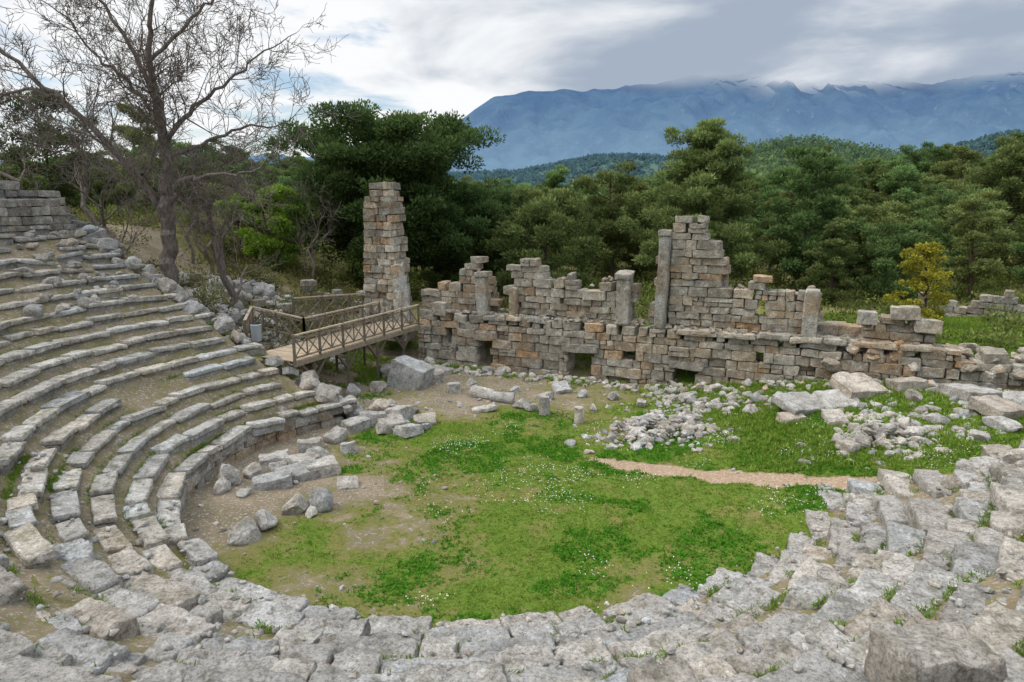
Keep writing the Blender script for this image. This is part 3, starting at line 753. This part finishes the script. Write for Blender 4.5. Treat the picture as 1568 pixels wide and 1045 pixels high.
def bare(name,x,y,h,r,lv=4):
    a=Acc();g=H1(x,y)
    P=[np.array([x+rng.normal()*.15*i_,y+rng.normal()*.1*i_,g-.2+h*.5*i_/4]) for i_ in range(5)]
    tube(a,P,np.linspace(r,r*.6,5),8)
    for i_ in (1,2,3,4,4):
        d=rng.normal(size=3)*.5;d[2]=1.
        grow(a,P[i_],d,h*.26,r*.45,1,lv,.06,.2,(3,5),None,.01)
    a.build(name,bark_grey)
for q in ((-14.2,34,8,.2),(-21,36,8,.14),(-24,40,9,.17),(-18.5,42,8,.13),(-27,38,8,.15),(-13,45,8,.11),(-21,45,8,.12),(-16.5,39,7,.1)): bare('bare_tree',*q,4)

def tufts(C,R,n,L,w,c_in,c_out,flat=.75,cvr=.25):
    m=len(C);N=m*n
    u=rng.normal(size=(N,3));u/=np.linalg.norm(u,axis=1)[:,None]
    rad=rng.random(N)**.45
    c=np.repeat(C,n,0);rr=np.repeat(R,n)
    P=c+u*(rad*rr)[:,None]*np.array([1,1,flat])
    d=u+np.array([0,0,.6])+rng.normal(size=(N,3))*.6;d/=np.linalg.norm(d,axis=1)[:,None]
    s=np.cross(d,rng.normal(size=(N,3)));s/=np.linalg.norm(s,axis=1)[:,None]
    l=(L*rng.uniform(.6,1.3,N))[:,None];ww=(w*rng.uniform(.6,1.3,N))[:,None]
    V=np.stack([P-s*ww*.3,P+d*l*.5-s*ww,P+d*l,P+d*l*.5+s*ww],1).reshape(-1,3)
    t=np.clip(rad*.35+.65*(u[:,2]*rad*.5+.5)+rng.normal(size=N)*.12,0,1)[:,None]  # painted shade: clump interiors and undersides dark, tops light
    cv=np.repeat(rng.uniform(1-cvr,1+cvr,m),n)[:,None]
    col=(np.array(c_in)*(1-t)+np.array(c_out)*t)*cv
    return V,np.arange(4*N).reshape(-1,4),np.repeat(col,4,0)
CIN=(.028,.052,.018);COUT=(.235,.30,.10)  # needle colours with inner shade and lit tops painted in
def pine_mesh(h,rad,cb,ncl,nt,shape='round',cin=CIN,cout=COUT,cr=(.55,.95),L=.30,w=.045,fl=.5):
    br=Acc();top=np.array([rng.normal()*.4,rng.normal()*.4,h*.96])
    t=np.linspace(0,1,8);P=np.stack([top[0]*t+.15*np.sin(t*5),top[1]*t,-.4+(h*.96+.4)*t],1)
    tube(br,P,np.linspace(h*.02,.03,8),7,(.13,.10,.08))
    C=[];R=[];nb=max(ncl//5,6)
    for q in range(nb):
        f=(q+rng.random())/nb;zz=cb+(h-cb)*f
        if shape=='round': pr=math.sin(math.pi*min(max(.14+.80*f,0),1))**.6
        elif shape=='cone': pr=(1-f)**.75*.95+.14
        else: pr=(.55+.6*f) if f<.75 else 1.05*math.sqrt(max(1-((f-.75)/.3)**2,.05))
        a=q*2.4+rng.uniform(-.5,.5);d=rad*pr*rng.uniform(.55,1.1)
        e=np.array([top[0]*zz/h+d*math.cos(a),top[1]*zz/h+d*math.sin(a),zz+rng.uniform(-.2,.3)])
        z0=max(zz-d*.5,cb*.5);st=np.array([top[0]*z0/h,top[1]*z0/h,z0])
        md=(st+e)/2+np.array([0,0,-.08*d])
        tube(br,[st,md,e],[.035+.013*d,.03+.007*d,.015],4,(.13,.10,.08))
        for j in range(5):
            u=rng.uniform(.35,1.12) if j else 1.
            c_=st*(1-u)+e*u+rng.normal(size=3)*np.array([.5,.5,.28])*rad/3.5
            C.append(c_);R.append(rng.uniform(*cr)*rad/3.5*(1-.25*f if shape=='cone' else 1))
    V,F,Cc=tufts(np.array(C),np.array(R),nt,L,w,cin,cout,fl)
    bv=np.concatenate(br.V);bf=np.concatenate(br.F);bc=np.concatenate(br.C)
    return np.concatenate([V,bv]),np.concatenate([F,bf+len(V)]),np.concatenate([Cc,bc])
def pine(name,x,y,h,rad,cb,ncl,nt,shape,**kw):
    e=empty(name,(x,y,H1(x,y)))
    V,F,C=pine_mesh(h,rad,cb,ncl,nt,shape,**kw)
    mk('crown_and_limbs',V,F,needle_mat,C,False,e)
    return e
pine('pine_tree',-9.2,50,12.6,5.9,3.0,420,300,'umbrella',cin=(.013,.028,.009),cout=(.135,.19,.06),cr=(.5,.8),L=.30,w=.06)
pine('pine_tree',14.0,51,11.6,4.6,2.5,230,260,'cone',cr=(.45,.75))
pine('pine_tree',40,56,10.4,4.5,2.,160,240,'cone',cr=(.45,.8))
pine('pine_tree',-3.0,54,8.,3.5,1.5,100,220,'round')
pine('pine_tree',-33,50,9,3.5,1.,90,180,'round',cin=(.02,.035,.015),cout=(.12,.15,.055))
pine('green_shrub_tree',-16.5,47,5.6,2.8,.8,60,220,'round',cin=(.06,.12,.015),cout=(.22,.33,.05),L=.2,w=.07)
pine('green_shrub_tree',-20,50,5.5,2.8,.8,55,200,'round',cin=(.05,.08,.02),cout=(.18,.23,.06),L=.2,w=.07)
pine('yellow_leaf_tree',21.4,35.2,4.4,1.7,.7,80,75,'cone',cin=(.22,.22,.03),cout=(.50,.48,.07),cr=(.5,1.),L=.13,w=.05)
forest=empty('pine_forest')
var=[]
for (h,rad,cb,sh) in ((9,3.4,1.5,'round'),(10.5,3.1,1.5,'cone'),(8,3.5,1.,'round'),(10,3.3,2.8,'umbrella'),(8,3.0,.8,'cone'),(9.5,3.2,1.8,'round'),(11,3.0,2.5,'round')):
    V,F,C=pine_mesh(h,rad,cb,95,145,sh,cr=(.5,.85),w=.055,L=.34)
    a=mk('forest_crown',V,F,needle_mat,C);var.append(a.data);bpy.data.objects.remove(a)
cell=5.4;cnt=0
for yy in np.arange(33,125,cell):
    for xx in np.arange(-110,112,cell):
        x=xx+rng.uniform(-.5,.5)*cell;y=yy+rng.uniform(-.5,.5)*cell
        if abs(x)>.82*y+6: continue
        if y<max(46-.5*max(x-8,0),wally(x)+10): continue
        if y<50 and -14<x<-1: continue
        if math.hypot(x-14,y-51)<4.5 or math.hypot(x-40,y-56)<5 or math.hypot(x+9,y-50)<5.5: continue
        if x<-12 and y<51: continue
        if math.hypot(x-21.4,y-35.2)<4: continue
        s=rng.uniform(.6,.98)*(1+.12*ss(15,50,np.array(x)))*.96
        if y<44: s*=.8
        if x<-12: s*=.85
        o=bpy.data.objects.new('forest_pine',var[rng.integers(0,7)]);scene.collection.objects.link(o);o.parent=forest
        o.location=(x,y,H1(x,y)-.1);o.scale=(s*1.05,s*1.05,s*rng.uniform(.85,1.1));o.rotation_euler=(rng.normal()*.03,rng.normal()*.03,rng.uniform(0,6.28));cnt+=1
n=1100;x=rng.uniform(-45,60,n);y=rng.uniform(30,62,n)
kp=(y>wally(x)+np.where(x>10,3.5,7))&~((x<-3)&(y<46))&(np.abs(x)<.85*y+3)&(n2(x,y,.2,12)>.32)&(np.hypot(x-21.4,y-35.2)>2.5)
x=x[kp];y=y[kp];R=rng.uniform(.5,1.25,len(x))
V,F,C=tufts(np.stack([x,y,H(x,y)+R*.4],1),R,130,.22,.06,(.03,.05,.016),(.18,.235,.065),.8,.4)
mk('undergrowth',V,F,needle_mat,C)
n=520;x=rng.uniform(-36,-9,n);y=rng.uniform(31,52,n)
kp=(n2(x,y,.3,13)>.44)&(y>27-.34*(x+6.4)+2);x=x[kp];y=y[kp];R=rng.uniform(.3,1.1,len(x))
V,F,C=tufts(np.stack([x,y,H(x,y)+R*.5],1),R,120,.2,.04,(.07,.065,.03),(.22,.215,.08),.9,.4)
mk('scrub_bushes',V,F,needle_mat,C)
Cs=[]
for yy in np.arange(125,760,10.5):
    xs=np.arange(-.8*yy,.85*yy,10.);Cs.append(np.stack([xs+rng.uniform(-4.5,4.5,len(xs)),yy+rng.uniform(-4.5,4.5,len(xs))],1))
Cs=np.concatenate(Cs);zz=H(Cs[:,0],Cs[:,1]);rr=rng.uniform(3.0,5.0,len(Cs))
V,F,C=tufts(np.stack([Cs[:,0],Cs[:,1],zz+3.8],1),rr,75,1.5,.7,(.025,.045,.018),(.15,.20,.07),1.15)
dd=np.hypot(V[:,0],V[:,1]);hz=(1-np.exp(-np.maximum(dd-100,0)/2000.))[:,None]  # haze painted into the crown colours, growing with distance
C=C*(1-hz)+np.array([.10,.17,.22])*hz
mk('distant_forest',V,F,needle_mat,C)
n=26000;yy=760+1800*rng.random(n)**1.3;Cs=np.stack([rng.uniform(-.9,.95,n)*yy,yy],1)
zz=H(Cs[:,0],Cs[:,1]);kp=zz>12;Cs=Cs[kp];zz=zz[kp]
V,F,C=tufts(np.stack([Cs[:,0],Cs[:,1],zz+3],1),rng.uniform(7,13,len(Cs)),22,6,3.5,(.03,.05,.02),(.14,.19,.07),.7)
dd=np.hypot(V[:,0],V[:,1]);hz=(1-np.exp(-np.maximum(dd-100,0)/2000.))[:,None]  # same painted haze tint for the crowns on far ridges
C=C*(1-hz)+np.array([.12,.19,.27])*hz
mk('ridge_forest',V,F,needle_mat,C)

# ---------------------------------------------------------------- mountains
gx=np.linspace(-6500,9500,560);gy=np.linspace(3300,8200,200)
X,Y=np.meshgrid(gx,gy);x=X.ravel();y=Y.ravel()
rx=[-6500,-3500,-2600,-1780,-1200,-800,-550,-330,-140,390,1270,1900,2325,2800,3200,3500,3730,4200,4600,5400,6500,9500]
rz=[250,300,380,300,350,430,575,720,830,900,960,1040,1130,1020,960,930,980,1080,1150,1270,1200,900]
pk=np.interp(x/y*6000,rx,rz)
f=np.clip((y-3300)/2700,0,1);shape=np.where(y<6000,.06+.94*f**1.25,np.clip(1-(y-6000)/3500,0,1))
rid=1-np.abs(2*fbm(np.stack([x*.0014+y*.0002,y*.0007,x*0],1),5,5)-1)
rid2=1-np.abs(2*fbm(np.stack([x*.005,y*.0026,x*0],1),15,4)-1)
z=pk*shape+(rid-.75)*340*np.minimum(f*2.5,1)*(1-.8*ss(.7,1,f))+(rid2-.75)*150*np.minimum(f*3,1)*(1-.7*ss(.75,1,f))
z=z-20
i=(np.arange(199)[:,None]*560+np.arange(559)[None]).ravel();F=np.stack([i,i+1,i+561,i+560],1)
mm=M('mountain');o=mm.obj()
so3=mm.n('ShaderNodeSeparateXYZ',Vector=o);zc=so3.outputs[2]
nz=mm.n('ShaderNodeSeparateXYZ',Vector=mm.n('ShaderNodeNewGeometry').outputs['Normal']).outputs[2]
os_=mm.n('ShaderNodeMapping',Vector=o,Scale=(1,1,.45)).outputs[0]
rn=mm.noise(os_,.014,7,.75)
east=mm.rng(so3.outputs[0],2800,4300)
cliff=mm.math('MULTIPLY',mm.rng(mm.math('ADD',rn,mm.math('MULTIPLY',east,.06)),.57,.68),mm.rng(nz,.95,.72))
c=mm.mix(mm.rng(mm.noise(o,.003,6,.7),.4,.6),(.035,.065,.10),(.055,.092,.12))  # forested slopes, with the blue of the air mixed into the colour
c=mm.mix(mm.math('MULTIPLY',cliff,.6),c,(.15,.17,.20))
bn=mm.n('ShaderNodeBump',Strength=.8,Distance=70.,Height=mm.noise(os_,.007,7,.7)).outputs[0]
df=mm.n('ShaderNodeBsdfDiffuse',Color=c,Normal=bn).outputs[0]
hazc=mm.mix(mm.rng(zc,50,800),(.21,.33,.47),(.075,.14,.28))  # aerial haze painted on the slopes, palest at the foot
em=mm.n('ShaderNodeEmission',Color=hazc,Strength=.68).outputs[0]  # slopes glow slightly to imitate haze in front of them
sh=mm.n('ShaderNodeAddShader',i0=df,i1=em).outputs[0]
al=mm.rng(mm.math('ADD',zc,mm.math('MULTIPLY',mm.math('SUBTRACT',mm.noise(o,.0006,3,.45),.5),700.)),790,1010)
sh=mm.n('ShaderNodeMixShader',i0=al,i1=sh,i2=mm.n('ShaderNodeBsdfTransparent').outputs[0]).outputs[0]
mmat=mm.out(sh)
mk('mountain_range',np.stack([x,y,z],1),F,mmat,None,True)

# ---------------------------------------------------------------- sky and light
w=bpy.data.worlds.new('World');scene.world=w;w.use_nodes=True;t=w.node_tree;t.nodes.clear()
wm_=M.__new__(M);wm_.t=t
sunaz=math.radians(-100);sunel=math.radians(52)
sky=wm_.n('ShaderNodeTexSky',{'sky_type':'NISHITA','sun_disc':False,'sun_elevation':sunel,'sun_rotation':sunaz})
b1=wm_.n('ShaderNodeBackground',Color=sky.outputs[0],Strength=.15).outputs[0]
d=wm_.n('ShaderNodeTexCoord').outputs['Generated']
sp=wm_.n('ShaderNodeSeparateXYZ',Vector=d)
den=wm_.math('ADD',wm_.math('MAXIMUM',sp.outputs[2],0.),.20)
pv=wm_.n('ShaderNodeCombineXYZ',X=wm_.math('DIVIDE',sp.outputs[0],den),Y=wm_.math('DIVIDE',sp.outputs[1],den),Z=0.).outputs[0]
n1=wm_.noise(pv,1.5,7,.58,.3);n2_=wm_.noise(pv,1.25,6,.52,.35)
side=wm_.rng(sp.outputs[0],-.30,.22)
cov=wm_.rng(wm_.math('ADD',n1,wm_.math('MULTIPLY',side,.3)),.38,.52)
low=wm_.rng(sp.outputs[2],.17,.10)      # brighter strip below the cloud base, left of the range
gap=wm_.math('MULTIPLY',low,wm_.rng(sp.outputs[0],.12,-.05))
bank=wm_.math('MULTIPLY',wm_.rng(sp.outputs[2],.24,.16),wm_.rng(sp.outputs[0],.0,.2))   # grey bank resting on the range
bsum=wm_.math('ADD',wm_.math('ADD',n2_,wm_.math('MULTIPLY',gap,.15)),wm_.math('MULTIPLY',wm_.math('SUBTRACT',.60,side),.22))
br_=wm_.rng(wm_.math('SUBTRACT',bsum,wm_.math('MULTIPLY',bank,.10)),.34,.64)
cc_=wm_.mix(br_,(.38,.45,.555),(.97,.985,1.0))
zen=wm_.rng(sp.outputs[2],.28,.8,1.,2.6)
b2=wm_.n('ShaderNodeBackground',Color=cc_,Strength=zen).outputs[0]
t.links.new(wm_.n('ShaderNodeMixShader',i0=cov,i1=b1,i2=b2).outputs[0],wm_.n('ShaderNodeOutputWorld').inputs[0])
sl=bpy.data.lights.new('sun','SUN');sl.energy=1.5;sl.angle=math.radians(14);sl.color=(1,.94,.85)
so=bpy.data.objects.new('sun',sl);scene.collection.objects.link(so)
sd=Vector((math.sin(sunaz)*math.cos(sunel),math.cos(sunaz)*math.cos(sunel),math.sin(sunel)))
so.rotation_euler=sd.to_track_quat('Z','Y').to_euler()

cam=bpy.data.cameras.new('camera');cam.lens=24;cam.sensor_width=36;cam.clip_start=.1;cam.clip_end=30000
co=bpy.data.objects.new('camera',cam);scene.collection.objects.link(co);co.location=(0,0,9)
co.rotation_euler=(math.radians(78),0,0);scene.camera=co
